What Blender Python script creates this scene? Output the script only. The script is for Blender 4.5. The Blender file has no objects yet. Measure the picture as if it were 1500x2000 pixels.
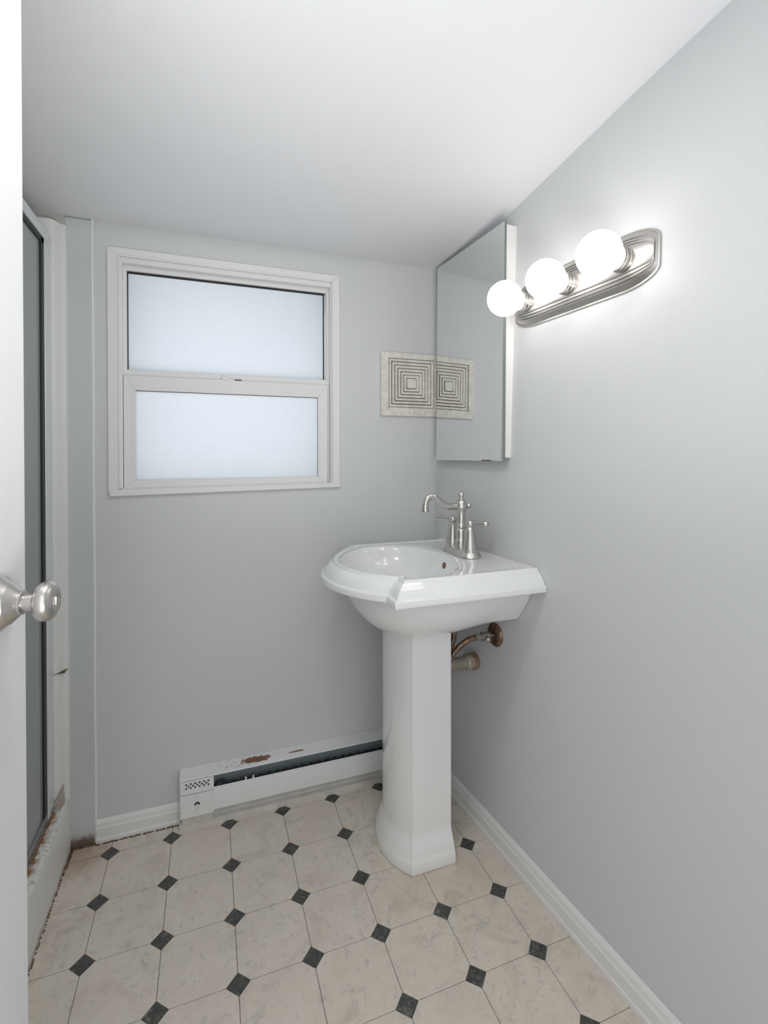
import bpy, bmesh, math, random
from mathutils import Vector, Matrix
random.seed(7)
C = bpy.context.collection
SC = bpy.context.scene
U = 0.165                      # one floor-tile spacing in metres; most dimensions below are in tile spacings

# ------------------------------------------------------------------ camera
def cam_axes(y, p, r):
    return Matrix.Rotation(y, 3, 'Z') @ Matrix.Rotation(p, 3, 'X') @ Matrix.Rotation(r, 3, 'Y')
F, CX, CY = 951.437, 757.94, 896.19
A = cam_axes(-0.352798, -0.0075231, 0.0013267)
CAMPOS = Vector((1.65746, -9.6865, 6.9984)) * U
cd = bpy.data.cameras.new('camera')
cd.sensor_fit = 'VERTICAL'; cd.sensor_height = 36.0; cd.sensor_width = 27.0
cd.lens = F * 36.0 / 2000.0
cd.shift_x = (750 - CX) / 2000.0
cd.shift_y = (CY - 1000) / 2000.0
cd.clip_start = 0.01
cam = bpy.data.objects.new('camera', cd); C.objects.link(cam)
m = Matrix.Identity(4)
for i in range(3):
    m[i][0] = A[i][0]; m[i][1] = A[i][2]; m[i][2] = -A[i][1]; m[i][3] = CAMPOS[i]
cam.matrix_world = m
SC.camera = cam

# ------------------------------------------------------------------ world, lamps, exposure
w = bpy.data.worlds.new('world'); SC.world = w; w.use_nodes = True
bg = w.node_tree.nodes['Background']
bg.inputs[0].default_value = (0.95, 0.975, 1.0, 1); bg.inputs[1].default_value = 1.5
def area(name, loc, target, sx, sy, power, col):
    l = bpy.data.lights.new(name, 'AREA'); l.shape = 'RECTANGLE'; l.size = sx; l.size_y = sy
    l.energy = power; l.color = col
    o = bpy.data.objects.new(name, l); C.objects.link(o); o.location = loc
    o.rotation_euler = (Vector(target) - Vector(loc)).to_track_quat('-Z', 'Y').to_euler()
    return o
# the doorway the camera stands in and the window let the daylight in; portals only guide its sampling
for nm, lo, tg, sx, sy in (('doorway_portal', (.40, -1.72, 1.0), (.40, 0, 1.0), .92, 2.02), ('window_portal', (.35, .34, 1.40), (.35, 0, 1.40), 1.3, 1.0)):
    po = area(nm, lo, tg, sx, sy, 1.0, (1, 1, 1)); po.data.cycles.is_portal = True
# added fill light, out of view, aimed up to brighten the ceiling
up_l = area('uplight_fill', (0.50, -1.58, 0.75), (0.50, -0.80, 2.1), 0.35, 0.35, 3.7, (1.0, 0.99, 0.975)); up_l.data.spread = math.radians(110)
# added overhead fill, out of view, for more light from above
ll = bpy.data.lights.new('overhead_fill', 'AREA'); ll.shape = 'DISK'; ll.size = 0.25; ll.energy = 4.8; ll.color = (1.0, 0.985, 0.96)
lo = bpy.data.objects.new('overhead_fill', ll); C.objects.link(lo); lo.location = (0.34, -0.92, 1.97)
BULB = 4.8
SC.view_settings.view_transform = 'Standard'; SC.view_settings.look = 'None'
SC.view_settings.exposure = 0.14; SC.view_settings.gamma = 1.0
SC.view_settings.use_curve_mapping = False
SC.cycles.max_bounces = 12; SC.cycles.diffuse_bounces = 8; SC.cycles.transmission_bounces = 8
SC.cycles.caustics_reflective = False; SC.cycles.caustics_refractive = False
SC.cycles.sample_clamp_indirect = 6.0

# ------------------------------------------------------------------ materials
class N:
    def __init__(s, name):
        s.m = bpy.data.materials.new(name); s.m.use_nodes = True
        s.t = s.m.node_tree; s.b = s.t.nodes['Principled BSDF']; s.out = s.t.nodes['Material Output']
        s.geo = None
    def n(s, typ, **kw):
        x = s.t.nodes.new(typ)
        for k, v in kw.items():
            if isinstance(k, str) and hasattr(x, k): setattr(x, k, v)
        return x
    def l(s, a, b): s.t.links.new(a, b)
    def pos(s):
        if s.geo is None: s.geo = s.n('ShaderNodeNewGeometry')
        return s.geo.outputs['Position']
    def noise(s, scale, detail=3, rough=0.5, vec=None, dist=0.0):
        x = s.n('ShaderNodeTexNoise'); x.inputs['Scale'].default_value = scale
        x.inputs['Detail'].default_value = detail; x.inputs['Roughness'].default_value = rough
        x.inputs['Distortion'].default_value = dist
        s.l(vec if vec is not None else s.pos(), x.inputs['Vector']); return x.outputs['Fac']
    def ramp(s, fac, stops):
        x = s.n('ShaderNodeValToRGB'); e = x.color_ramp.elements
        while len(e) < len(stops): e.new(0.5)
        for q, (p, c) in zip(e, stops):
            q.position = p; q.color = c if len(c) == 4 else (*c, 1)
        s.l(fac, x.inputs[0]); return x.outputs[0]
    def math(s, op, a, b=None, c=None):
        x = s.n('ShaderNodeMath'); x.operation = op
        for i, v in enumerate((a, b, c)):
            if v is None: continue
            if isinstance(v, (int, float)): x.inputs[i].default_value = v
            else: s.l(v, x.inputs[i])
        return x.outputs[0]
    def mix(s, fac, a, b):
        x = s.n('ShaderNodeMix'); x.data_type = 'RGBA'
        for i, v in ((0, fac), (6, a), (7, b)):
            if isinstance(v, (int, float)): x.inputs[i].default_value = v
            elif isinstance(v, tuple): x.inputs[i].default_value = v if len(v) == 4 else (*v, 1)
            else: s.l(v, x.inputs[i])
        return x.outputs[2]
    def col(s, v):
        if isinstance(v, tuple): s.b.inputs['Base Color'].default_value = (*v, 1)
        else: s.l(v, s.b.inputs['Base Color'])
        return s
    def set(s, **kw):
        for k, v in kw.items(): s.b.inputs[k.replace('_', ' ')].default_value = v
        return s
    def bump(s, fac, strength, dist=0.001):
        x = s.n('ShaderNodeBump'); x.inputs['Strength'].default_value = strength
        x.inputs['Distance'].default_value = dist
        s.l(fac, x.inputs['Height']); s.l(x.outputs[0], s.b.inputs['Normal']); return s
    def spot(s, p, r, wobble=0.5, scale=60, soft=0.25):
        """mask 1 inside an uneven blot about p with radii r (metres)"""
        v = s.n('ShaderNodeVectorMath'); v.operation = 'SUBTRACT'; s.l(s.pos(), v.inputs[0]); v.inputs[1].default_value = p
        d = s.n('ShaderNodeVectorMath'); d.operation = 'DIVIDE'; s.l(v.outputs[0], d.inputs[0]); d.inputs[1].default_value = r
        q = s.n('ShaderNodeVectorMath'); q.operation = 'LENGTH'; s.l(d.outputs[0], q.inputs[0])
        nz = s.math('MULTIPLY_ADD', s.noise(scale, 4, 0.65), wobble * 2, -wobble)
        e = s.math('ADD', q.outputs['Value'], nz)
        mr = s.n('ShaderNodeMapRange'); s.l(e, mr.inputs[0])
        mr.inputs[1].default_value = 1.0 + soft; mr.inputs[2].default_value = 1.0 - soft
        return mr.outputs[0]

def paint(name, c, rough, bump, scale=420, marks=0.0):
    a = N(name)
    if marks:
        nz = a.ramp(a.noise(2.2, 4, 0.6), [(0.3, tuple(v * (1 - marks) for v in c)), (0.7, c)])
        a.col(nz)
    else: a.col(c)
    a.set(Roughness=rough, Specular_IOR_Level=0.35)
    a.bump(a.noise(scale, 2, 0.5), bump, 0.0006)
    return a.m
def V(x, y=None, z=None):
    return Vector((x, y, z)) * U
M = {}
M['wall'] = paint('wall_paint', (0.595, 0.604, 0.610), 0.42, 0.22, 330, 0.02)
M['ceiling'] = paint('ceiling_paint', (0.73, 0.74, 0.76), 0.6, 0.35, 150, 0.02)
M['trim'] = paint('white_trim_paint', (0.74, 0.735, 0.725), 0.35, 0.12, 120, 0.04)
M['door'] = paint('door_paint', (0.76, 0.76, 0.765), 0.3, 0.25, 260, 0.02)
M['vinyl'] = paint('white_vinyl', (0.72, 0.715, 0.71), 0.38, 0.02, 200, 0.02)
M['header'] = paint('header_paint', (0.50, 0.475, 0.44), 0.6, 0.2, 200, 0.1)
M['cabinet'] = paint('cabinet_enamel', (0.80, 0.785, 0.76), 0.4, 0.03, 200)
M['fiber'] = paint('shower_fibreglass', (0.70, 0.70, 0.68), 0.28, 0.12, 60, 0.04)

# batten with mould at its foot
a = N('batten_paint')
mk = a.spot(tuple(V(-.5, .33, 0.02)), tuple(V(.34, .3, .16)), 0.9, 55, 0.35)
a.col(a.mix(a.math('MULTIPLY', mk, 0.9), (0.545, 0.565, 0.57), (0.10, 0.065, 0.035))).set(Roughness=0.42)
a.bump(a.noise(330, 2), 0.2, 0.0006); M['batten'] = a.m

# curb with peeling, rust-stained ledge
a = N('curb_fibreglass')
sp = a.n('ShaderNodeSeparateXYZ'); a.l(a.pos(), sp.inputs[0])
hi = a.n('ShaderNodeMapRange'); a.l(sp.outputs[2], hi.inputs[0]); hi.inputs[1].default_value = .86 * U; hi.inputs[2].default_value = .93 * U
lf = a.n('ShaderNodeMapRange'); a.l(sp.outputs[0], lf.inputs[0]); lf.inputs[1].default_value = -.70 * U; lf.inputs[2].default_value = -.80 * U
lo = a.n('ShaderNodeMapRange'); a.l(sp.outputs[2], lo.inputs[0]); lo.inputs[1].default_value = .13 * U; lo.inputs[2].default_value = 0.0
nz = a.ramp(a.noise(70, 5, 0.7), [(0.50, (0, 0, 0)), (0.58, (1, 1, 1))])
nz2 = a.ramp(a.noise(38, 5, 0.7), [(0.42, (0, 0, 0)), (0.56, (1, 1, 1))])
c1 = a.mix(a.math('MULTIPLY', a.math('MULTIPLY', hi.outputs[0], nz), 0.55), (0.72, 0.72, 0.69), (0.30, 0.22, 0.15))
c2 = a.mix(a.math('MULTIPLY', lf.outputs[0], nz2), c1, (0.26, 0.11, 0.04))
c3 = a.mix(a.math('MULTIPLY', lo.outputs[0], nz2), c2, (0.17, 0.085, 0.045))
a.col(c3).set(Roughness=0.38); a.bump(a.noise(160, 4, 0.7), 0.35, 0.001); M['curb'] = a.m

a = N('brown_grime'); a.col(a.ramp(a.noise(90, 4, 0.7), [(0.35, (0.045, 0.026, 0.015)), (0.65, (0.20, 0.12, 0.07))])).set(Roughness=0.8)
a.bump(a.noise(200, 3), 0.6, 0.002); M['grime'] = a.m
a = N('rust'); a.col(a.ramp(a.noise(60, 4, 0.7), [(0.35, (0.16, 0.055, 0.02)), (0.65, (0.36, 0.17, 0.07))])).set(Roughness=0.85); M['rust'] = a.m
a = N('dark_gap'); a.col((0.012, 0.013, 0.014)).set(Roughness=0.7); M['dark'] = a.m
a = N('dirty_caulk'); a.col(a.ramp(a.noise(50, 3), [(0.4, (0.62, 0.58, 0.53)), (0.7, (0.75, 0.74, 0.72))])).set(Roughness=0.5); M['caulk'] = a.m

# marble vinyl tile
a = N('cream_marble_vinyl')
v1 = a.noise(9, 6, 0.62, dist=1.2); v2 = a.noise(26, 5, 0.7, dist=2.5); v3 = a.noise(5, 2)
base = a.ramp(v1, [(0.30, (0.53, 0.475, 0.41)), (0.46, (0.655, 0.595, 0.515)), (0.62, (0.70, 0.64, 0.56)), (0.78, (0.65, 0.56, 0.49))])
vein = a.ramp(v2, [(0.395, (1, 1, 1)), (0.43, (0, 0, 0)), (0.47, (0, 0, 0)), (0.60, (0, 0, 0))])
c = a.mix(a.math('MULTIPLY', vein, 0.42), base, (0.37, 0.35, 0.325))
warm = a.ramp(v3, [(0.35, (0, 0, 0)), (0.7, (1, 1, 1))])
c = a.mix(a.math('MULTIPLY', warm, 0.35), c, (0.64, 0.56, 0.50))
st = a.spot(tuple(V(-.5, .1, 0)), tuple(V(.45, .36, .5)), 0.8, 22, 0.5)
c = a.mix(a.math('MULTIPLY', st, 0.55), c, (0.30, 0.17, 0.10))
st2 = a.spot(tuple(V(5.2, -2.5, 0)), tuple(V(.7, .35, .5)), 0.5, 10, 0.7)
c = a.mix(a.math('MULTIPLY', st2, 0.18), c, (0.42, 0.29, 0.17))
a.col(c).set(Roughness=0.36, Specular_IOR_Level=0.4); a.bump(a.noise(130, 3), 0.06, 0.0005); M['tile'] = a.m
a = N('dark_green_marble_vinyl')
k1 = a.noise(70, 5, 0.7, dist=1.5)
a.col(a.ramp(k1, [(0.35, (0.038, 0.040, 0.036)), (0.55, (0.075, 0.078, 0.07)), (0.68, (0.20, 0.20, 0.185))])).set(Roughness=0.35); M['inset'] = a.m
a = N('seam'); a.col((0.16, 0.14, 0.115)).set(Roughness=0.8); M['seam'] = a.m

a = N('white_porcelain'); a.col((0.80, 0.805, 0.80)).set(Roughness=0.09, Coat_Weight=0.5, Coat_Roughness=0.04); M['porcelain'] = a.m
def nickel(name, c, r, aniso=0.0):
    a = N(name); a.col(c).set(Metallic=1.0, Roughness=r, Anisotropic=aniso)
    a.bump(a.noise(900, 2), 0.03, 0.0003); return a.m
M['nickel'] = nickel('brushed_nickel', (0.60, 0.575, 0.545), 0.27)
M['plate'] = nickel('brushed_nickel_plate', (0.52, 0.50, 0.475), 0.36, 0.3)
M['alu'] = nickel('satin_aluminium', (0.74, 0.77, 0.78), 0.4); M['alu'].node_tree.nodes['Principled BSDF'].inputs['Metallic'].default_value = 0.45
M['oldalu'] = nickel('dull_aluminium', (0.42, 0.42, 0.41), 0.45)
M['steel'] = nickel('tarnished_chrome', (0.48, 0.44, 0.40), 0.25)
a = N('tarnished_brown_chrome')
a.col(a.ramp(a.noise(70, 4, 0.6), [(0.4, (0.13, 0.085, 0.06)), (0.62, (0.33, 0.22, 0.15))])).set(Metallic=0.85, Roughness=0.32); M['brownchrome'] = a.m
a = N('aged_brass'); a.col(a.ramp(a.noise(60, 4, 0.6), [(0.35, (0.27, 0.19, 0.12)), (0.65, (0.42, 0.31, 0.21))])).set(Metallic=0.6, Roughness=0.42); M['brass'] = a.m
a = N('dull_pipe'); a.col(a.ramp(a.noise(40, 4, 0.6), [(0.35, (0.30, 0.26, 0.21)), (0.65, (0.46, 0.42, 0.36))])).set(Metallic=0.35, Roughness=0.4); M['pipe'] = a.m
a = N('mirror_glass'); a.col((0.86, 0.875, 0.865)).set(Metallic=1.0, Roughness=0.0); M['mirror'] = a.m
a = N('glass_edge'); a.col((0.16, 0.19, 0.185)).set(Roughness=0.1); M['gedge'] = a.m
a = N('black_gasket'); a.col((0.012, 0.014, 0.015)).set(Roughness=0.5); M['gasket'] = a.m
a = N('shower_glass')
tr = a.n('ShaderNodeBsdfTransparent'); tr.inputs[0].default_value = (0.86, 0.90, 0.89, 1)
gl = a.n('ShaderNodeBsdfGlossy'); gl.inputs['Roughness'].default_value = 0.06; gl.inputs[0].default_value = (.9, .92, .92, 1)
df = a.n('ShaderNodeBsdfDiffuse'); df.inputs[0].default_value = (.63, .67, .655, 1)
fr = a.n('ShaderNodeFresnel'); fr.inputs[0].default_value = 1.3
m1 = a.n('ShaderNodeMixShader'); m2 = a.n('ShaderNodeMixShader'); m1.inputs[0].default_value = 0.48
a.l(tr.outputs[0], m1.inputs[1]); a.l(df.outputs[0], m1.inputs[2]); a.l(fr.outputs[0], m2.inputs[0])
a.l(m1.outputs[0], m2.inputs[1]); a.l(gl.outputs[0], m2.inputs[2]); a.l(m2.outputs[0], a.out.inputs[0]); M['sglass'] = a.m
a = N('torn_plastic'); a.col((0.55, 0.47, 0.40)).set(Roughness=0.4, Transmission_Weight=0.4); M['plastic'] = a.m
# frosted pane: scatters the daylight that falls on its outer face
a = N('frosted_pane')
tr = a.n('ShaderNodeBsdfTranslucent'); gl = a.n('ShaderNodeBsdfGlossy'); mx = a.n('ShaderNodeMixShader')
grain = a.noise(260, 2, 0.6)
a.l(a.ramp(grain, [(0.3, (0.70, 0.73, 0.755)), (0.7, (0.795, 0.815, 0.835))]), tr.inputs[0])
gl.inputs['Roughness'].default_value = 0.35; gl.inputs[0].default_value = (0.9, 0.9, 0.9, 1); mx.inputs[0].default_value = 0.04
bp = a.n('ShaderNodeBump'); bp.inputs['Strength'].default_value = 0.5; bp.inputs['Distance'].default_value = 0.001
a.l(grain, bp.inputs['Height']); a.l(bp.outputs[0], gl.inputs['Normal'])
a.l(tr.outputs[0], mx.inputs[1]); a.l(gl.outputs[0], mx.inputs[2]); a.l(mx.outputs[0], a.out.inputs[0]); M['frost'] = a.m
a = N('lit_bulb'); a.col((1, 1, 1)); a.b.inputs['Emission Color'].default_value = (1.0, 0.975, 0.94, 1); a.b.inputs['Emission Strength'].default_value = BULB; M['bulb'] = a.m
a = N('vent_plastic')
gr = a.ramp(a.noise(45, 4, 0.6), [(0.35, (0.60, 0.57, 0.51)), (0.65, (0.72, 0.70, 0.65))]); a.col(gr).set(Roughness=0.45); M['vent'] = a.m
a = N('dark_brown_matte'); a.col((0.17, 0.14, 0.11)).set(Roughness=0.9); M['darkbrown'] = a.m  # flat dark brown for vent backing, finger notch and lower pane edge
# heater enamel with rust where the paint has gone
a = N('heater_enamel')
b1 = a.spot(tuple(V(2.52, .24, .99)), tuple(V(.27, .075, .3)), 0.75, 75, 0.08)
b2 = a.spot(tuple(V(3.32, .23, .99)), tuple(V(.16, .02, .3)), 0.6, 110, 0.12)
fl = a.spot(tuple(V(2.2, .27, .99)), tuple(V(.62, .14, .3)), 0.3, 30, 0.2)
fn = a.ramp(a.noise(230, 3, 0.6), [(0.60, (0, 0, 0)), (0.64, (1, 1, 1))])
mk = a.math('MAXIMUM', a.math('MAXIMUM', b1, b2), a.math('MULTIPLY', fl, fn))
a.col(a.mix(mk, (0.74, 0.745, 0.74), (0.185, 0.085, 0.045))).set(Roughness=0.4); a.bump(a.noise(200, 2), 0.06, 0.0005); M['heater'] = a.m
a = N('heater_panel_enamel'); a.col((0.73, 0.735, 0.735)).set(Roughness=0.4); M['heater2'] = a.m
a = N('heater_toe_enamel'); a.col(a.ramp(a.noise(25, 4, 0.7), [(0.38, (0.56, 0.535, 0.48)), (0.66, (0.66, 0.645, 0.605))])).set(Roughness=0.5); M['toe'] = a.m
a = N('galvanised_back'); a.col((0.33, 0.40, 0.42)).set(Metallic=0.4, Roughness=0.45); M['galv'] = a.m
a = N('heater_fins'); a.col((0.05, 0.05, 0.048)).set(Metallic=0.3, Roughness=0.6); M['fins'] = a.m
a = N('outdoor_soffit'); a.col((0.45, 0.45, 0.44)).set(Roughness=0.8); M['soffit'] = a.m

# ------------------------------------------------------------------ object helpers (geometry in tile units)
ORG = {}
def tag(o, label=None, cat=None, group=None, kind=None):
    if label: o['label'] = label
    if cat: o['category'] = cat
    if group: o['group'] = group
    if kind: o['kind'] = kind
    return o
def thing(name, loc, label, cat, group=None):
    o = bpy.data.objects.new(name, None); C.objects.link(o)
    o.empty_display_size = 0.03; o.location = Vector(loc) * U; ORG[o.name] = Vector(loc)
    return tag(o, label, cat, group)
def obj(name, bm, mat, parent=None, smooth=40, org=None, bevel=0.0, kind=None, label=None, seg=2):
    me = bpy.data.meshes.new(name)
    bmesh.ops.recalc_face_normals(bm, faces=bm.faces)
    o_ = ORG[parent.name] if parent is not None else Vector(org or (0, 0, 0))
    bmesh.ops.translate(bm, verts=bm.verts, vec=-o_)
    bmesh.ops.scale(bm, vec=(U, U, U), verts=bm.verts)
    bm.to_mesh(me); bm.free()
    o = bpy.data.objects.new(name, me); C.objects.link(o); me.materials.append(mat)
    if smooth:
        for p in me.polygons: p.use_smooth = True
        me.set_sharp_from_angle(angle=math.radians(smooth))
    if parent is not None: o.parent = parent
    else: o.location = o_ * U
    ORG[o.name] = o_
    if bevel:
        b = o.modifiers.new('edge', 'BEVEL'); b.width = bevel; b.segments = seg; b.limit_method = 'ANGLE'; b.angle_limit = math.radians(35)
        b.harden_normals = False
    return tag(o, label, None, None, kind)
def BM(): return bmesh.new()
def hexa(bm, p):          # 8 points: bottom 4 ring, top 4 ring
    v = [bm.verts.new(q) for q in p]
    for f in ((0, 3, 2, 1), (4, 5, 6, 7), (0, 1, 5, 4), (1, 2, 6, 5), (2, 3, 7, 6), (3, 0, 4, 7)):
        bm.faces.new([v[i] for i in f])
def box(bm, x0, x1, y0, y1, z0, z1, T=None):
    p = [(x0, y0, z0), (x1, y0, z0), (x1, y1, z0), (x0, y1, z0), (x0, y0, z1), (x1, y0, z1), (x1, y1, z1), (x0, y1, z1)]
    hexa(bm, [T @ Vector(q) if T else Vector(q) for q in p])
def loft(bm, loops, closed=True, cap0=True, cap1=True):
    R = [[bm.verts.new(p) for p in L] for L in loops]
    n = len(R[0])
    for a_, b_ in zip(R, R[1:]):
        for i in range(n if closed else n - 1):
            j = (i + 1) % n
            bm.faces.new((a_[i], a_[j], b_[j], b_[i]))
    if cap0: bm.faces.new(R[0][::-1])
    if cap1: bm.faces.new(R[-1])
def prism(bm, pts, fn0, fn1):
    loft(bm, [[fn0(p) for p in pts], [fn1(p) for p in pts]])
def frame_of(d):
    d = d.normalized(); h = Vector((0, 0, 1)) if abs(d.z) < 0.9 else Vector((1, 0, 0))
    a_ = d.cross(h).normalized(); return a_, d.cross(a_).normalized()
def lathe(bm, prof, o, d, seg=32):
    o = Vector(o); d = Vector(d).normalized(); a_, b_ = frame_of(d)
    loops = [[o + d * h + (a_ * math.cos(2 * math.pi * k / seg) + b_ * math.sin(2 * math.pi * k / seg)) * max(r, 1e-4) for k in range(seg)] for r, h in prof]
    loft(bm, loops)
def tube(bm, path, r, seg=16):
    P = [Vector(p) for p in path]; rr = r if isinstance(r, (list, tuple)) else [r] * len(P)
    a_ = None; loops = []
    for i, p in enumerate(P):
        t = (P[min(i + 1, len(P) - 1)] - P[max(i - 1, 0)]).normalized()
        if a_ is None: a_, _ = frame_of(t)
        a_ = (a_ - t * a_.dot(t)).normalized(); b_ = t.cross(a_)
        loops.append([p + (a_ * math.cos(2 * math.pi * k / seg) + b_ * math.sin(2 * math.pi * k / seg)) * rr[i] for k in range(seg)])
    loft(bm, loops)
def spline(pts, n=8):
    P = [Vector(p) for p in pts]; out = []
    Q = [P[0] * 2 - P[1]] + P + [P[-1] * 2 - P[-2]]
    for i in range(1, len(Q) - 2):
        for k in range(n):
            t = k / n; p0, p1, p2, p3 = Q[i - 1:i + 3]
            out.append(0.5 * ((2 * p1) + (p2 - p0) * t + (2 * p0 - 5 * p1 + 4 * p2 - p3) * t * t + (3 * p1 - p0 - 3 * p2 + p3) * t ** 3))
    out.append(P[-1]); return out
def ball(bm, c, r, seg=24, rings=14, d=(0, 0, 1), squash=1.0):
    prof = [(r * math.sin(math.pi * k / rings), -r * squash * math.cos(math.pi * k / rings)) for k in range(rings + 1)]
    lathe(bm, prof, c, d, seg)

# ------------------------------------------------------------------ room shape
YB = 0.38                                            # face of the back wall
YF = -10.25                                          # face of the wall behind the camera
def rwx(y, z): return 6.314 - .0827 * y + z * (.038 + .0022 * (y - .38))     # the right wall leans and runs out of square
def cz(y):                                           # the ceiling drops towards the back wall
    T = [(2.0, 11.2), (.38, 11.21), (-.8, 11.27), (-2.1, 11.43), (-3.4, 11.635), (-4.6, 11.83), (-5.92, 12.013), (-8, 12.28), (-10.6, 12.6)]
    for (y0, z0), (y1, z1) in zip(T, T[1:]):
        if y1 <= y <= y0: return z0 + (z1 - z0) * (y - y0) / (y1 - y0)
    return T[-1][1]
def cz_s(y):
    return sum(cz(max(-10.6, min(2.0, y + d))) for d in (-.5, -.25, 0, .25, .5)) / 5
def wall_frame(y, z):
    """local frame on the right wall: a along the wall to the back, b up, c into the room"""
    o = Vector((rwx(y, z), y, z))
    ta = Vector((rwx(y + .5, z) - rwx(y - .5, z), 1.0, 0)).normalized()
    tb = Vector((rwx(y, z + .5) - rwx(y, z - .5), 0, 1.0)).normalized()
    tc = tb.cross(ta).normalized()
    if tc.x > 0: tc = -tc
    M4 = Matrix.Identity(4)
    for i in range(3): M4[i][0] = ta[i]; M4[i][1] = tb[i]; M4[i][2] = tc[i]; M4[i][3] = o[i]
    return M4

# back wall: four blocks about the window hole
WX0, WX1, WZ0, WZ1 = .14, 4.12, 6.36, 10.62
bm = BM()
for x0, x1, z0, z1 in ((-6.2, WX0, -.3, 11.6), (WX1, 8.2, -.3, 11.6), (WX0, WX1, -.3, WZ0), (WX0, WX1, WZ1, 11.6)):
    box(bm, x0, x1, YB, YB + .9, z0, z1)
wb = obj('wall_back', bm, M['wall'], kind='structure')
# right wall
bm = BM()
ys = [1.3, .38, -1, -2.5, -4, -5.5, -7, -8.5, -10.7]; zs = [-.3, 2, 4, 6, 8, 10, 12, 13.0]
loft(bm, [[Vector((rwx(y, z), y, z)) for z in zs] + [Vector((rwx(y, z) + .8, y, z)) for z in zs[::-1]] for y in ys])
obj('wall_right', bm, M['wall'], kind='structure')
# left wall beyond the shower, behind the open door
bm = BM(); box(bm, -1.3, -.74, YF - .4, -4.75, -.3, 13); obj('wall_left', bm, M['wall'], kind='structure')
# wall behind the camera, with the doorway the camera stands in
bm = BM()
for x0, x1, z0, z1 in ((-1.3, -.45, -.3, 13.2), (5.15, 8.6, -.3, 13.2), (-.45, 5.15, 12.25, 13.2)):
    box(bm, x0, x1, YF - .7, YF, z0, z1)
obj('wall_front', bm, M['wall'], kind='structure')
# ceiling
bm = BM(); Y = [1.2 - k * .25 for k in range(49)]
loft(bm, [[Vector((-6.2, y, cz_s(y))), Vector((8.4, y, cz_s(y))), Vector((8.4, y, cz_s(y) + 1)), Vector((-6.2, y, cz_s(y) + 1))] for y in Y])
obj('ceiling', bm, M['ceiling'], kind='structure', smooth=30)

# floor: base sheet, then octagon tiles and dark insets as parts
bm = BM(); box(bm, -6.2, 8.4, -11.2, 1.2, -.4, -.012)
floor = obj('floor', bm, M['seam'], kind='structure')
def clip(poly, ax, v, keep_less):
    out = []
    for i in range(len(poly)):
        p, q = poly[i], poly[(i + 1) % len(poly)]
        fp = (v - p[ax]) if keep_less else (p[ax] - v); fq = (v - q[ax]) if keep_less else (q[ax] - v)
        if fp >= 0: out.append(p)
        if fp * fq < 0:
            t = fp / (fp - fq); out.append((p[0] + (q[0] - p[0]) * t, p[1] + (q[1] - p[1]) * t))
    return out
def clipr(poly):
    f = lambda p: (6.375 - .0827 * p[1]) - p[0]
    out = []
    for i in range(len(poly)):
        p, q = poly[i], poly[(i + 1) % len(poly)]
        if f(p) >= 0: out.append(p)
        if f(p) * f(q) < 0:
            t = f(p) / (f(p) - f(q)); out.append((p[0] + (q[0] - p[0]) * t, p[1] + (q[1] - p[1]) * t))
    return out
def area2(p): return abs(sum(p[i][0] * p[(i + 1) % len(p)][1] - p[(i + 1) % len(p)][0] * p[i][1] for i in range(len(p)))) / 2
def lay(name, poly, mat):
    poly = clip(clip(poly, 0, -.66, False), 1, .34, True)
    poly = clipr(poly) if poly else poly
    poly = [p for i, p in enumerate(poly) if math.dist(p, poly[i - 1]) > 1e-4]
    if len(poly) < 3 or area2(poly) < .002: return
    bm = BM(); prism(bm, poly, lambda p: Vector((p[0], p[1], -.012)), lambda p: Vector((p[0], p[1], 0)))
    obj(name, bm, mat, floor, smooth=0)
h, g, dj = .157, .0045, .003
for j in range(-1, 11):
    for i in range(-1, 8):
        x, y = i, -j
        jit = (random.uniform(-.004, .004), random.uniform(-.004, .004))
        k = h - dj
        lay('dark_inset_tile', [(x + k + jit[0], y + jit[1]), (x + jit[0], y + k + jit[1]), (x - k + jit[0], y + jit[1]), (x + jit[0], y - k + jit[1])], M['inset'])
        lay('marble_tile', [(x + h, y - g), (x + 1 - h, y - g), (x + 1 - g, y - h), (x + 1 - g, y - 1 + h), (x + 1 - h, y - 1 + g), (x + h, y - 1 + g), (x + g, y - 1 + h), (x + g, y - h)], M['tile'])

# ------------------------------------------------------------------ baseboards
BBP = [(0, 0), (.085, 0), (.09, .03), (.085, .075), (.07, .09), (.07, .255), (.058, .27), (.05, .30), (.052, .32), (.045, .345), (.02, .385), (0, .40)]
bm = BM()
loft(bm, [[Vector((x, YB - .002 - t * .9, z * (.97 if x > 0 else 1))) for t, z in BBP] for x in (-.27, 1.115)])
obj('baseboard_back', bm, M['trim'], kind='structure', smooth=25)
bm = BM()
loft(bm, [[Vector((rwx(y, z) - .004 - t, y, z)) for t, z in BBP] for y in (.30, -2, -4, -6, -8, YF + .01)])
obj('baseboard_right', bm, M['trim'], kind='structure', smooth=25)
# grey batten between window wall and shower, with a white caulk bead
bm = BM(); box(bm, -.74, -.292, .335, YB + .01, 0, 11.2)
tr = obj('trim_1', bm, M['batten'], kind='structure', bevel=.0015)
bm = BM(); tube(bm, [(-.285 + .004 * math.sin(z * 1.7), .358, z) for z in [.02 + k * .4 for k in range(29)]], .024, 8)
obj('caulk_bead', bm, M['trim'], tr, label='white caulk bead down the edge of the grey batten')
# strip of bare header board over the shower
bm = BM(); box(bm, -5.6, -.70, .30, YB + .01, 11.03, 11.24); obj('trim_2', bm, M['header'], kind='structure', bevel=.002)

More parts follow.
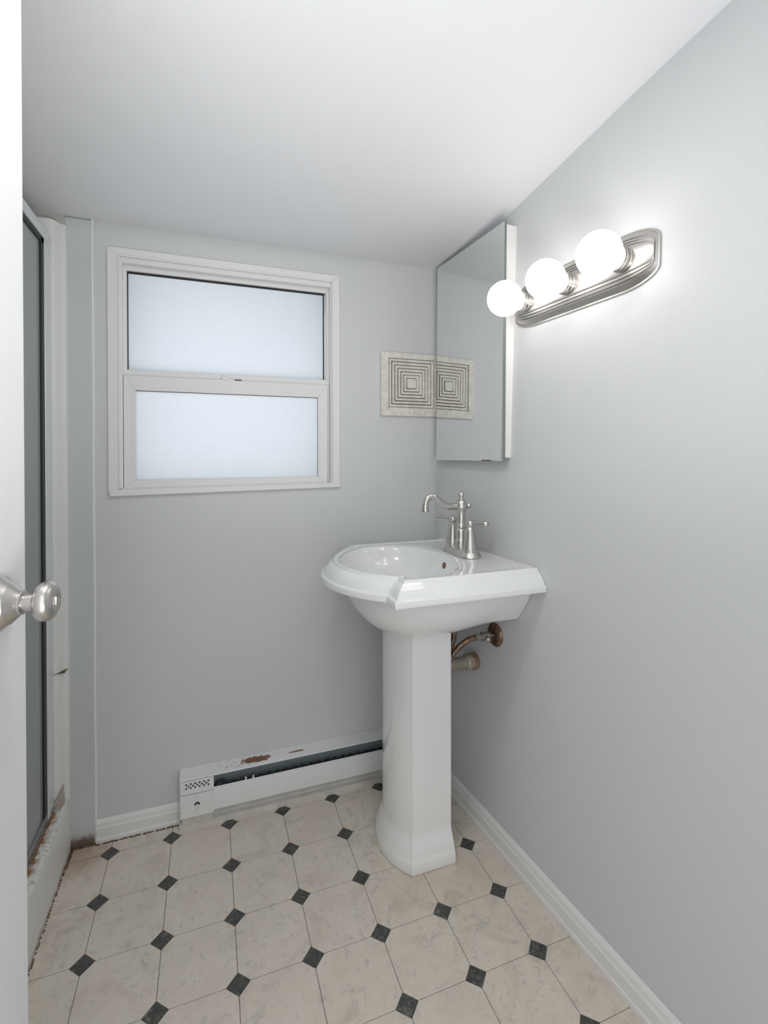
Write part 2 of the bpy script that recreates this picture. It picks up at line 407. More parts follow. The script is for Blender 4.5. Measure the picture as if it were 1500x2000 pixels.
# ------------------------------------------------------------------ window
win = thing('window_1', (2.1, .38, 6.3), 'white framed two-pane frosted window over the baseboard heater', 'window')
win['kind'] = 'structure'
def plank(pts, y0, y1, name, mat, par, bevel=.002, **kw):
    bm = BM(); prism(bm, pts, lambda p: Vector((p[0], y0, p[1])), lambda p: Vector((p[0], y1, p[1])))
    return obj(name, bm, mat, par, bevel=bevel, **kw)
OX0, OX1, OZ0, OZ1 = -.055, 4.265, 6.29, 10.785
ix0, ix1, iz1 = .125, 4.125, 10.655
YC = .332
plank([(OX0, OZ0 + .02), (ix0, OZ0 + .10), (ix0, iz1), (OX0, OZ1)], YC, YB + .01, 'casing', M['trim'], win)
plank([(ix1, OZ0 + .14), (OX1, OZ0 + .08), (OX1, OZ1), (ix1, iz1)], YC, YB + .01, 'casing', M['trim'], win)
plank([(ix0, iz1), (ix1, iz1), (OX1, OZ1), (OX0, OZ1)], YC, YB + .01, 'casing', M['trim'], win)
plank([(OX0 + .02, 6.255), (OX1, 6.325), (OX1, 6.425), (OX0 + .02, 6.375)], YC - .02, YB + .3, 'sill', M['trim'], win, .0015)
# stop bead: stepped ring inside the casing
def ring(name, X0, X1, Z0, Z1, t, y0, y1, mat, par, bottom=True, bevel=.0012, tt=None, tb=None):
    tt = t if tt is None else tt; tb = t if tb is None else tb
    bm = BM()
    segs = [[(X0, Z0), (X0 + t, Z0 + tb), (X0 + t, Z1 - tt), (X0, Z1)], [(X1, Z1), (X1 - t, Z1 - tt), (X1 - t, Z0 + tb), (X1, Z0)],
            [(X0, Z1), (X0 + t, Z1 - tt), (X1 - t, Z1 - tt), (X1, Z1)]]
    if bottom: segs.append([(X1, Z0), (X1 - t, Z0 + tb), (X0 + t, Z0 + tb), (X0, Z0)])
    for s in segs: prism(bm, s, lambda p: Vector((p[0], y0, p[1])), lambda p: Vector((p[0], y1, p[1])))
    return obj(name, bm, mat, par, bevel=bevel)
ring('stop_bead', .12, 4.13, 6.37, 10.66, .035, .318, .5, M['trim'], win, False)
ring('window_frame', .15, 4.10, 6.37, 10.63, .032, .372, 1.2, M['vinyl'], win, True, tt=.10, tb=.03)
# upper fixed pane, set deep
up = ring('upper_sash', .175, 4.075, 8.50, 10.54, .065, .50, .70, M['vinyl'], win, True, tt=.10, tb=.10)
bm = BM(); box(bm, .22, 3.99, .585, .60, 8.56, 10.46); obj('pane', bm, M['frost'], up, smooth=0)
bm = BM()
box(bm, .235, 3.985, .555, .583, 10.405, 10.442); box(bm, .238, .256, .555, .583, 8.60, 10.42); box(bm, 3.955, 3.978, .555, .583, 8.60, 10.42)
obj('pane_edge_strip', bm, M['dark'], up, label='dark strip round the upper pane')  # thin dark strips along the top and sides of the pane
# lower sliding sash, nearer the room
lw = ring('lower_sash', .19, 4.01, 6.385, 8.478, .20, .41, .50, M['vinyl'], win, True, tt=.27, tb=.165)
bm = BM(); box(bm, .37, 3.84, .447, .462, 6.52, 8.24); obj('pane', bm, M['frost'], lw, smooth=0)
bm = BM(); box(bm, .39, 3.81, .435, .446, 8.196, 8.209); box(bm, 3.803, 3.812, .435, .446, 6.55, 8.2)
obj('pane_edge_strip', bm, M['darkbrown'], lw, label='dark strip along the lower pane')  # thin dark strips along the top and right edges
# latch on the meeting rail
lt = BM(); box(lt, 1.90, 2.02, .405, .50, 8.478, 8.55)
latch = obj('sash_latch', lt, M['vinyl'], win, bevel=.002, label='small white latch on the meeting rail')
bm = BM(); hexa(bm, [(2.0, .425, 8.478), (2.30, .425, 8.478), (2.30, .47, 8.478), (2.0, .47, 8.478), (2.0, .425, 8.515), (2.27, .425, 8.498), (2.27, .47, 8.498), (2.0, .47, 8.515)])
obj('lever', bm, M['vinyl'], latch, bevel=.001)
bm = BM(); box(bm, 2.15, 2.28, .417, .426, 8.470, 8.500); obj('slot', bm, M['dark'], latch, smooth=0, label='dark slot of the latch')
bm = BM(); box(bm, .15, .29, .501, .56, 6.39, 8.45); box(bm, 3.88, 4.10, .501, .56, 6.39, 8.45); obj('side_track', bm, M['vinyl'], win)
bm = BM(); box(bm, .18, 4.06, .495, .56, 8.40, 8.53); obj('meeting_rail', bm, M['vinyl'], win)
# roof overhang outside, shading the top of the upper pane
bm = BM(); box(bm, -2, 6.5, 1.29, 2.3, 10.66, 10.9); obj('trim_3', bm, M['soffit'], kind='structure')

# ------------------------------------------------------------------ shower
sh = thing('shower_stall', (-3.0, -2.2, 0), 'white fibreglass shower stall with rust-stained curb in the left corner', 'shower')
# end panel with its flange wrapping to the batten, in two stacked pieces with a cracked joint
def flange(z0, z1, name):
    L = [(-5.6, .12), (-.98, .10), (-.875, .095), (-.83, .11), (-.79, .16), (-.745, .245), (-.715, .275), (-.69, .285), (-.675, .30), (-.672, .37)]
    back = [(-.72, .374), (-5.6, .374)]
    bm = BM()
    loft(bm, [[Vector((x, y, z)) for x, y in L + back] for z in (z0, z0 + .015, z1 - .015, z1)])
    return obj(name, bm, M['fiber'], sh, smooth=45)
flange(3.245, 11.03, 'end_panel'); flange(.0, 3.228, 'end_panel')
bm = BM(); box(bm, -.85, -.70, .150, .36, 3.2285, 3.2445); obj('cracked_joint', bm, M['grime'], sh, label='dark crack between the two panels')
bm = BM(); box(bm, -5.6, -5.45, -4.6, .12, 0, 11.0); obj('side_panel', bm, M['fiber'], sh)
bm = BM(); box(bm, -5.6, -.80, -4.74, -4.6, 0, 11.0); obj('end_panel', bm, M['fiber'], sh)
bm = BM(); box(bm, -5.45, -1.1, -4.6, .1, 0, .35); obj('shower_pan', bm, M['fiber'], sh, bevel=.004)
bm = BM()
CP = [(-1.15, 0), (-.66, 0), (-.662, .3), (-.668, .75), (-.672, .90), (-.685, .945), (-.72, .965), (-.87, .985), (-1.05, .985), (-1.15, .95)]
loft(bm, [[Vector((x + .006 * math.sin(y * 2.1) * (z > .2), y, z + .006 * math.sin(y * 5))) for x, z in CP] for y in [.27 - k * .2 for k in range(25)]])
obj('curb', bm, M['curb'], sh, smooth=50, label='curb with peeling, rust-brown ledge')

sd = thing('shower_door', (-.86, -2.2, .97), 'aluminium framed glass shower door beside the open room door', 'shower door')
SX = -.86
bm = BM(); box(bm, SX - .16, SX + .012, -.115, .10, .97, 10.62); obj('wall_jamb', bm, M['alu'], sd, bevel=.0015)
bm = BM(); box(bm, SX - .08, SX + .025, -.29, -.16, 1.0, 10.58); obj('door_stile', bm, M['alu'], sd, bevel=.0012)
bm = BM(); box(bm, SX - .10, SX - .03, -.165, -.11, 1.0, 10.56); obj('channel_shadow_gap', bm, M['oldalu'], sd)
bm = BM(); box(bm, SX - .07, SX + .012, -.42, -.29, 1.0, 10.53); obj('gasket', bm, M['gasket'], sd)
bm = BM(); box(bm, SX - .16, SX + .02, -4.6, .10, 10.615, 10.72)
hd = obj('top_rail', bm, M['alu'], sd, bevel=.0015)
bm = BM(); box(bm, SX - .08, SX + .035, -4.6, -.07, 10.52, 10.60); obj('door_rail', bm, M['alu'], sd, bevel=.0012)
bm = BM(); box(bm, SX - .07, SX + .012, -4.6, -.165, 10.44, 10.52); obj('gasket', bm, M['gasket'], sd)
bm = BM(); box(bm, SX - .16, SX + .03, -4.6, .08, .965, 1.02); obj('bottom_track', bm, M['oldalu'], sd, bevel=.001)
bm = BM(); box(bm, SX - .06, SX + .015, -4.6, -.165, 1.03, 1.13); obj('door_rail', bm, M['oldalu'], sd, bevel=.001)
bm = BM(); box(bm, SX - .05, SX - .02, -4.6, -.2, 1.12, 10.46); obj('glass_panel', bm, M['sglass'], sd, smooth=0)
# torn strip of clear plastic sealing the curb corner, and its rust
ts = BM()
for p in ([(-.855, .02, .99), (-.80, -.12, .985), (-.705, .13, .985), (-.72, .17, 1.10)], [(-.86, .06, 1.03), (-.855, .02, .99), (-.72, .17, 1.10), (-.735, .2, 1.27)]):
    vs = [ts.verts.new(q) for q in p]; ts.faces.new(vs)
r_ = bmesh.ops.extrude_face_region(ts, geom=ts.faces[:]); bmesh.ops.translate(ts, verts=[v for v in r_['geom'] if isinstance(v, bmesh.types.BMVert)], vec=(.006, -.006, .004))
tp = obj('plastic_strip', ts, M['plastic'], None, org=(-.8, .02, .985)); tag(tp, 'torn brownish clear plastic strip stuck in the shower curb corner', 'plastic scrap')
bm = BM()
for k in range(26):
    y = .1 - k * .05 + random.uniform(-.01, .01); x = -.832 + random.uniform(0, .02); r = random.uniform(.012, .03)
    ball(bm, (x, y, .985), r, 7, 5, (0, 0, 1), .5)
rc = obj('rusty_sealant', bm, M['rust'], None, org=(-.82, -.5, .985)); tag(rc, 'crumbled rust-brown sealant along the foot of the shower door', 'sealant', kind='stuff')
# brown grime lying along the foot of the back wall and the curb
bm = BM()
def crumbs(x0, x1, y0, y1, n, r0, r1):
    for k in range(n):
        t = random.random(); ball(bm, (x0 + (x1 - x0) * t + random.uniform(-.012, .012), y0 + (y1 - y0) * t + random.uniform(-.012, .012), .002), random.uniform(r0, r1), 7, 5, (0, 0, 1), .6)
crumbs(-.66, -.28, .318, .325, 70, .012, .034); crumbs(-.28, 1.1, .285, .285, 130, .006, .02); crumbs(-.645, -.65, .3, -.12, 50, .012, .035); crumbs(-.652, -.652, -.1, -2.6, 130, .006, .015)
gm = obj('brown_grime', bm, M['grime'], None, org=(-.4, .2, 0)); tag(gm, 'dark brown grime along the floor edge by the shower and back wall', 'grime', kind='stuff')

# ------------------------------------------------------------------ room door (open, at the left edge of the view)
c2w = lambda r_, f_, z_: CAMPOS + Vector((A[0][0], A[1][0], 0)).normalized() * r_ + Vector((A[0][1], A[1][1], 0)).normalized() * f_ + Vector((0, 0, z_ - CAMPOS.z))
pe, ph = c2w(-.4935, .662, 0), c2w(-.325, -.012, 0)
pe.z = ph.z = 0
dv = (pe - ph).normalized(); dn = Vector((dv.y, -dv.x, 0))          # dn points to the room (right)
pe /= U; ph /= U
dr = thing('door_1', (ph.x, ph.y, .05), 'white painted room door standing open at the left edge', 'door'); dr['kind'] = 'structure'
L = (pe - ph).length; TD = .21
Td = Matrix(((dv.x, dn.x, 0, ph.x), (dv.y, dn.y, 0, ph.y), (0, 0, 1, 0), (0, 0, 0, 1)))
bm = BM(); box(bm, 0, L, -TD, 0, .06, 12.2, Td); obj('door_slab', bm, M['door'], dr, bevel=.002)
kc = Td @ Vector((L - .43, 0, 5.90))
prof = [(.20, 0), (.205, .012), (.20, .03), (.165, .062), (.155, .085), (.15, .09), (.115, .125), (.095, .145), (.088, .15), (.088, .165), (.075, .17)]
bm = BM(); lathe(bm, prof, kc, dn, 48); rs = obj('knob_rosette', bm, M['nickel'], dr, smooth=35)
prof = [(.062, .15), (.062, .232), (.066, .237), (.088, .245), (.122, .262), (.143, .288), (.151, .315), (.147, .342), (.13, .364), (.104, .377), (.078, .381), (.05, .377), (.03, .373), (0, .372)]
bm = BM(); lathe(bm, prof, kc, dn, 48); kb = obj('door_knob', bm, M['nickel'], dr, smooth=35, label='round satin nickel knob')
bm = BM(); box(bm, -.01, .01, .374, .386, -.03, .03, Matrix.Translation(kc) @ Matrix(((dv.x, dn.x, 0, 0), (dv.y, dn.y, 0, 0), (0, 0, 1, 0), (0, 0, 0, 1))))
obj('turn_button', bm, M['steel'], kb)

# ------------------------------------------------------------------ exhaust vent grille
vg = thing('vent_grille', (5.9, YB, 8.56), 'off-white square vent grille on the back wall beside the mirror', 'vent')
vx, vz = 5.908, 8.592
def sqring(bm, hx0, hz0, hx1, hz1, y0, y1, yi=None):
    o_ = [(-hx0, -hz0), (hx0, -hz0), (hx0, hz0), (-hx0, hz0)]; i_ = [(-hx1, -hz1), (hx1, -hz1), (hx1, hz1), (-hx1, hz1)]
    yi = y0 if yi is None else yi
    P = lambda q, y: Vector((vx + q[0], y, vz + q[1]))
    R = [[bm.verts.new(P(q, y)) for q in L] for L, y in ((o_, y1), (o_, y0), (i_, yi), (i_, y1))]
    for k in range(4):
        for n in range(4):
            a_, b_ = R[k], R[(k + 1) % 4]; bm.faces.new((a_[n], a_[(n + 1) % 4], b_[(n + 1) % 4], b_[n]))
bm = BM()
x0, x1, z0, z1 = 5.18, 6.575, 7.865, 9.262
for q in ([(x0, z0), (x1, z0), (vx + .55, vz - .54), (vx - .55, vz - .54)], [(x1, z0), (x1, z1), (vx + .55, vz + .54), (vx + .55, vz - .54)],
          [(x1, z1), (x0, z1), (vx - .55, vz + .54), (vx + .55, vz + .54)], [(x0, z1), (x0, z0), (vx - .55, vz - .54), (vx - .55, vz + .54)]):
    prism(bm, q, lambda p: Vector((p[0], .312, p[1])), lambda p: Vector((p[0], YB, p[1])))
obj('frame', bm, M['vent'], vg, bevel=.0012)
bm = BM(); box(bm, vx - .55, vx + .55, .352, .37, vz - .54, vz + .54); obj('backing', bm, M['darkbrown'], vg, label='dark backing in the grooves')
hs = [.536, .462, .39, .318, .247, .178]
for k, q in enumerate(hs):
    bm = BM(); sqring(bm, q, q * .985, q - .053, (q - .053) * .985, .322, .36, .334); obj('louver_ring', bm, M['vent'], vg, bevel=.0008, seg=1)
bm = BM(); box(bm, vx - .108, vx + .108, .32, .36, vz - .106, vz + .106); obj('center_square', bm, M['vent'], vg, bevel=.001)
for z in (vz + .615, vz - .615):
    bm = BM(); lathe(bm, [(.026, 0), (.024, .008), (.012, .012)], (vx, .313, z), (0, -1, 0), 14); obj('screw', bm, M['steel'], vg)

# ------------------------------------------------------------------ baseboard heater
ht = thing('baseboard_heater', (3.6, .24, 0), 'white electric baseboard heater with rusty top under the window', 'heater')
HX0, HX1 = 1.125, 6.05
def sweep(prof, xa, xb, name, mat, **kw):
    bm = BM(); loft(bm, [[Vector((x, y, z)) for y, z in prof] for x in (xa, xb)]); return obj(name, bm, mat, ht, **kw)
YF0 = .10
sweep([(YB - .005, .96), (YB - .005, 1.005), (YF0, .943), (YF0 - .006, .938), (YF0 - .006, .922), (YF0 + .006, .922), (YF0 + .008, .928), (YB - .03, .975)], HX0, HX1, 'top_cover', M['heater'], smooth=25)
sweep([(YB - .01, .1), (YB - .01, .96), (YB - .03, .96), (YB - .03, .1)], HX0 + .02, HX1, 'back_panel', M['galv'])
sweep([(YF0 + .02, .69), (YF0 + .01, .675), (YF0 - .003, .672), (YF0 - .005, .665), (YF0 - .005, .272), (YF0 + .01, .258), (YF0 + .05, .262), (YF0 + .05, .275), (YF0 + .012, .275), (YF0 + .012, .66)], HX0 + .60, HX1, 'front_panel', M['heater2'], smooth=25)
sweep([(YF0 + .07, .11), (YF0 + .20, .30), (YF0 + .22, .30), (YF0 + .22, .10)], HX0 + .02, HX1, 'lower_deflector', M['toe'])
sweep([(YF0 - .004, 0), (YF0 - .004, .105), (YF0 + .08, .118), (YF0 + .08, .10), (YF0 + .01, .09), (YF0 + .01, 0)], HX0, HX1, 'toe_plate', M['toe'], smooth=25)
bm = BM(); box(bm, HX0 + .015, HX0 + .60, YF0 - .012, YF0 + .03, .665, .912); box(bm, HX0 + .015, HX0 + .60, YF0 - .03, YF0 + .03, .24, .655)
cap = obj('end_cover', bm, M['heater2'], ht, bevel=.001)
bm = BM(); box(bm, HX0, HX0 + .013, YF0 + .002, YB - .005, .0, .95); obj('end_plate', bm, M['heater2'], ht)
bm = BM(); box(bm, HX0 + .03, HX0 + .58, YF0 + .03, YF0 + .05, .10, .25); obj('end_lower_panel', bm, M['toe'], ht)
bm = BM()
for r_, (n, x_off) in enumerate(((6, 0), (5, .04), (6, 0))):
    for k in range(n):
        lathe(bm, [(.0165, 0), (.0165, .004)], (HX0 + .115 + k * .078 + x_off, YF0 - .0125, .858 - r_ * .036), (0, -1, 0), 10)
obj('vent_holes', bm, M['dark'], cap, smooth=0, kind='stuff', label='three rows of small dark round holes')
bm = BM(); lathe(bm, [(.03, 0), (.028, .006), (.02, .01), (0, .011)], (HX0 + .305, YF0 - .03, .575), (0, -1, 0), 18); box(bm, HX0 + .297, HX0 + .313, YF0 - .032, YF0 - .028, .612, .655)
obj('knockout', bm, M['heater2'], cap)
bm = BM(); prism(bm, [(HX0 + .305 + .05 * math.cos(t), .45 + .06 * math.sin(t)) for t in [math.pi * k / 10 for k in range(11)]], lambda p: Vector((p[0], YF0 - .0325, p[1])), lambda p: Vector((p[0], YF0 - .025, p[1])))
obj('thermostat_slot', bm, M['dark'], cap, label='half-round dark slot')
bm = BM(); lathe(bm, [(.034, 0), (.028, .014), (0, .016)], (HX0 + .305, YF0 - .028, .44), (0, -1, 0), 16); hexa(bm, [(HX0 + .272, YF0 - .042, .32), (HX0 + .338, YF0 - .042, .32), (HX0 + .338, YF0 - .028, .32), (HX0 + .272, YF0 - .028, .32), (HX0 + .272, YF0 - .052, .44), (HX0 + .338, YF0 - .052, .44), (HX0 + .338, YF0 - .028, .44), (HX0 + .272, YF0 - .028, .44)])
obj('thermostat_tab', bm, M['vinyl'], cap)
bm = BM()
x = HX0 + .78
while x < HX1 - .05:
    box(bm, x, x + .010, YF0 + .05, YF0 + .2, .40, .635 + .018 * math.sin(x * 37)); x += .036
obj('heating_fins', bm, M['fins'], ht, smooth=0, kind='stuff', label='row of dark dusty heating fins')
bm = BM(); tube(bm, spline([(HX0 + .62, YF0 + .2, .60), (HX0 + .68, YF0 + .19, .68), (HX0 + .78, YF0 + .14, .70), (HX0 + .9, YF0 + .12, .64)], 5), .014, 8); tube(bm, [(HX0 + .6, YF0 + .12, .58), (HX1, YF0 + .12, .58)], .05, 10)
obj('heating_rod', bm, M['fins'], ht)
for x in (HX0 + .95, HX0 + 1.42, HX0 + 2.3, HX0 + 3.35):
    bm = BM(); lathe(bm, [(.022, 0), (.018, .012), (0, .014)], (x, YB - .031, .84), (0, -1, 0), 10); obj('screw', bm, M['fins'], ht)
for x in (HX0 + 1.17, HX0 + 1.31):
    bm = BM(); box(bm, x, x + .035, YF0 + .03, YF0 + .05, .66, .735); obj('clip', bm, M['vinyl'], ht, bevel=.0008)

# ------------------------------------------------------------------ pedestal sink
SYC = -1.52
sk = thing('pedestal_sink', (4.95, SYC, 0), 'white porcelain pedestal sink fixed in the corner under the mirror', 'sink')
def seg(p, q, n): return [(p[0] + (q[0] - p[0]) * k / n, p[1] + (q[1] - p[1]) * k / n) for k in range(n)]
def outline(d, z, back=0.0, R=1.78, xc=5.26, xf=4.125, hw=1.75, blk=1.36):
    """D plan of the basin, inset by d: back edge on the wall, square corner blocks, bowed front"""
    yn, yf = SYC - hw + d, SYC + hw - d
    bn = rwx(yn, z) - .012 - back; bf = rwx(yf, z) - .012 - back
    r = R - d; xb = xf + d
    k = blk - d * .25
    xa = xc - math.sqrt(max(r * r - k * k, .01))
    pts = seg((bf, yf), (bn, yn), 16) + seg((bn, yn), (xb, yn), 18) + seg((xb, yn), (xb, SYC - k), 4) + seg((xb, SYC - k), (xa, SYC - k), 3)
    a0 = math.atan2(-k, xa - xc); a1 = math.atan2(k, xa - xc) - 2 * math.pi
    a0 = a0 if a0 > -math.pi else a0
    a1 = -2 * math.pi - a0
    for t in range(40):
        an = a0 + (a1 - a0) * t / 40; pts.append((xc + r * math.cos(an), SYC + r * math.sin(an)))
    pts += seg((xa, SYC + k), (xb, SYC + k), 3) + seg((xb, SYC + k), (xb, yf), 4) + seg((xb, yf), (bf, yf), 18)
    return [Vector((x, y, z)) for x, y in pts]
def bowl(s, z, shift=0.0):
    ref = outline(.24, 5.13); out = []
    for p in ref:
        an = math.atan2((p.y - SYC) / 1.5, (p.x - 5.0) / 1.3)
        c_, s_ = math.cos(an), math.sin(an); n = 2.35
        q = (abs(c_) ** n + abs(s_) ** n) ** (-1 / n)
        rx = 1.06 if c_ < 0 else .86
        out.append(Vector((4.92 + shift + c_ * q * rx * s, SYC + s_ * q * 1.27 * s, z)))
    return out
ZT = 5.13
loops = [bowl(.03, 4.44, .05), bowl(.18, 4.445, .05), bowl(.38, 4.47, .05), bowl(.58, 4.54, .045), bowl(.74, 4.64, .035), bowl(.86, 4.78, .02), bowl(.94, 4.93, .01), bowl(.975, 5.03), bowl(.995, 5.085), bowl(1.015, 5.112), bowl(1.04, 5.122)]
mid = lambda t, z: [a_.lerp(b_, t) * 1.0 for a_, b_ in zip(bowl(1.04, z), outline(.30, z))]
loops += [mid(.35, 5.125), mid(.7, 5.128), outline(.315, 5.128), outline(.30, 5.132), outline(.278, 5.143), outline(.255, 5.147), outline(.235, 5.143), outline(.225, 5.132), outline(.215, 5.108), outline(.185, 5.088), outline(.145, 5.06), outline(.105, 5.015), outline(.07, 4.965), outline(.052, 4.925),
          outline(.045, 4.915), outline(.02, 4.912), outline(.006, 4.90), outline(0, 4.885), outline(0, 4.815), outline(.008, 4.80), outline(.03, 4.79), outline(.30, 4.785)]
def under(t):
    """shell from the rim underside down to the pedestal top: a rounded bowl in front, a shallower box against the wall"""
    q = math.sqrt(max(0.0, 1 - t ** 1.9)); out = []
    z = 4.787 - t * .80
    for p in outline(.33, z):
        yr = .70 + (1.43 - .70) * q                       # half width at the front part
        xr = .76 + (1.42 - .76) * q                       # reach to the front from x = 5.35
        back = max(0.0, min(1.0, (p.x - 5.35) / 1.0)); back = back * back * (3 - 2 * back)
        yb_ = 1.43 - .36 * t ** 1.3
        zz = z + back * t * .19
        if p.x < 5.35:
            an = math.atan2((p.y - SYC) / 1.43, (p.x - 5.35) / 1.42); c_, s_ = math.cos(an), math.sin(an); n = 2.3 + .5 * t
            k = (abs(c_) ** n + abs(s_) ** n) ** (-1 / n)
            out.append(Vector((5.35 + c_ * k * xr, SYC + s_ * k * yr, zz)))
        else:
            hw = yr + (yb_ - yr) * back
            y = SYC + (p.y - SYC) / 1.42 * hw
            out.append(Vector((min(p.x, rwx(y, zz) - .012) if p.x > 6.3 else p.x, y, zz)))
    return out
loops += [under(t) for t in (0.0, .06, .15, .28, .42, .56, .7, .82, .91, .97, 1.0)]
bm = BM(); loft(bm, loops, True, True, True)
basin = obj('basin', bm, M['porcelain'], sk, smooth=28)
# overflow hole: a metal-rimmed dark oval in the rear wall of the bowl
bm = BM(); oc = Vector((5.742, -1.60, 4.955)); od = Vector((-1, -.10, .22)).normalized()
lathe(bm, [(.055, -.02), (.057, .012), (.046, .016), (.042, .006)], oc, od, 24)
obj('overflow_ring', bm, M['brownchrome'], basin)
bm = BM(); lathe(bm, [(.043, -.01), (.043, .008)], oc, od, 24); obj('overflow_hole', bm, M['rust'], basin, label='brown overflow hole')
bm = BM(); lathe(bm, [(.16, -.02), (.16, .012), (.13, .02), (.06, .016), (.0, .02)], (4.97, SYC, 4.44), (0, 0, 1), 28); obj('drain', bm, M['nickel'], basin)
# pedestal: bowed front, flat sides, flared foot
def ped(f, z):
    hw = .66 + f; r = .99 + f; xr = 5.575 + f * .15; xc = 5.6
    k = hw * .975; xa = xc - math.sqrt(r * r - k * k); xf = xa - .0
    pts = seg((xr, SYC + hw), (xr, SYC - hw), 6) + seg((xr, SYC - hw), (xf, SYC - hw), 8) + seg((xf, SYC - hw), (xa - .004, SYC - k), 3)
    a0 = math.atan2(-k, xa - xc); a1 = -2 * math.pi - a0
    for t in range(26):
        an = a0 + (a1 - a0) * t / 26; pts.append((xc + r * math.cos(an), SYC + r * math.sin(an)))
    pts += seg((xa - .004, SYC + k), (xf, SYC + hw), 3) + seg((xf, SYC + hw), (xr, SYC + hw), 8)
    return [Vector((x, y, z)) for x, y in pts]
bm = BM()
loft(bm, [ped(*q) for q in ((.105, 0), (.125, .02), (.135, .06), (.132, .16), (.115, .22), (.10, .25), (.095, .28), (.075, .36), (.045, .44), (.02, .50), (.004, .56), (0, .62), (0, 2), (0, 3.2), (.0, 4.02))])
obj('pedestal', bm, M['porcelain'], sk, smooth=28)
bm = BM(); tube(bm, [(rwx(y, 5.1) - .012, y, 5.13 - (.02 if y < -3 else 0)) for y in [.15 - .2 * k for k in range(17)]], .018, 8); obj('wall_caulk', bm, M['caulk'], sk)

# ------------------------------------------------------------------ faucet
FX, FY, FZ = 6.15, -1.50, 5.127
fc = thing('faucet', (FX, FY, FZ), 'brushed nickel two-handle faucet with curved spout on the sink', 'faucet')
def stad(hx, hy, z, n=20):
    out = []
    for k in range(2 * n):
        an = math.pi * k / n; s_ = 1 if k < n else -1
        out.append(Vector((FX + hx * math.cos(an), FY + (hy - hx) * (1 if math.sin(an) >= 0 else -1) + hx * math.sin(an), FZ + z)))
    return out
bm = BM(); loft(bm, [stad(*q) for q in ((.20, .54, 0), (.205, .545, .015), (.19, .53, .04), (.165, .50, .075), (.15, .485, .10), (.14, .475, .11), (.06, .40, .115))])
obj('base_plate', bm, M['nickel'], fc, smooth=50)
bm = BM()
lathe(bm, [(.135, .10), (.135, .13), (.128, .17), (.118, .23), (.112, .28), (.108, .285), (.105, .38), (.098, .46), (.088, .475), (.095, .49), (.098, .52), (.095, .55), (.085, .565), (.078, .60), (.078, .70), (.088, .80), (.105, .86), (.11, .87), (.112, .90), (.108, .96), (.085, 1.01), (.05, 1.03)], (FX, FY, FZ), (0, 0, 1), 32)
obj('center_column', bm, M['nickel'], fc, smooth=45)
bm = BM(); lathe(bm, [(.045, 1.02), (.04, 1.08), (.05, 1.09), (.06, 1.10), (.062, 1.13), (.05, 1.16), (.03, 1.175), (.0, 1.18)], (FX, FY, FZ), (0, 0, 1), 24); obj('finial', bm, M['nickel'], fc)
bm = BM()
zz = FZ + .90
tube(bm, spline([(FX - .06, FY, zz), (FX - .24, FY, zz + .005), (FX - .36, FY, zz + .04), (FX - .47, FY, zz + .12), (FX - .57, FY, zz + .19), (FX - .67, FY, zz + .20), (FX - .725, FY, zz + .13), (FX - .748, FY, zz + .04), (FX - .75, FY, zz - .02)], 7), [.062 - .006 * k / 56 for k in range(57)], 18)
sp_ = obj('spout', bm, M['nickel'], fc, smooth=60)
bm = BM(); lathe(bm, [(.06, 0), (.074, .01), (.074, .05), (.066, .065), (.055, .065), (.055, .03)], (FX - .75, FY, zz - .015), (0, 0, -1), 24); obj('aerator', bm, M['nickel'], sp_)
bm = BM(); lathe(bm, [(.055, .05), (.065, .10), (.062, .15), (.052, .19), (.058, .20)], (FX, FY, zz), (-1, 0, 0), 24); obj('spout_collar', bm, M['nickel'], sp_)
bm = BM(); lathe(bm, [(.03, .08), (.03, .12), (.05, .14), (.055, .165), (.045, .19), (0, .20)], (FX, FY, zz), (1, 0, .05), 20); obj('rear_knob', bm, M['nickel'], fc)
for s_ in (1, -1):
    hy = FY + s_ * .335
    bm = BM(); lathe(bm, [(.152, .10), (.148, .15), (.138, .155), (.128, .20), (.105, .34), (.085, .45), (.075, .52), (.06, .535), (.05, .56)], (FX, hy, FZ), (0, 0, 1), 28)
    hb = obj('handle_base', bm, M['nickel'], fc, smooth=45)
    bm = BM(); ball(bm, (FX, hy, FZ + .61), .078, 22, 12); lathe(bm, [(.02, .07), (.02, .09), (0, .10)], (FX, hy, FZ + .61), (0, 0, 1), 12)
    d = Vector((-.55 * s_, .83 * s_, .06)).normalized()
    lathe(bm, [(.034, .06), (.036, .10), (.044, .16), (.055, .24), (.06, .29), (.054, .335), (.035, .36), (0, .368)], (FX, hy, FZ + .61), d, 18)
    obj('lever_handle', bm, M['nickel'], hb, smooth=45)

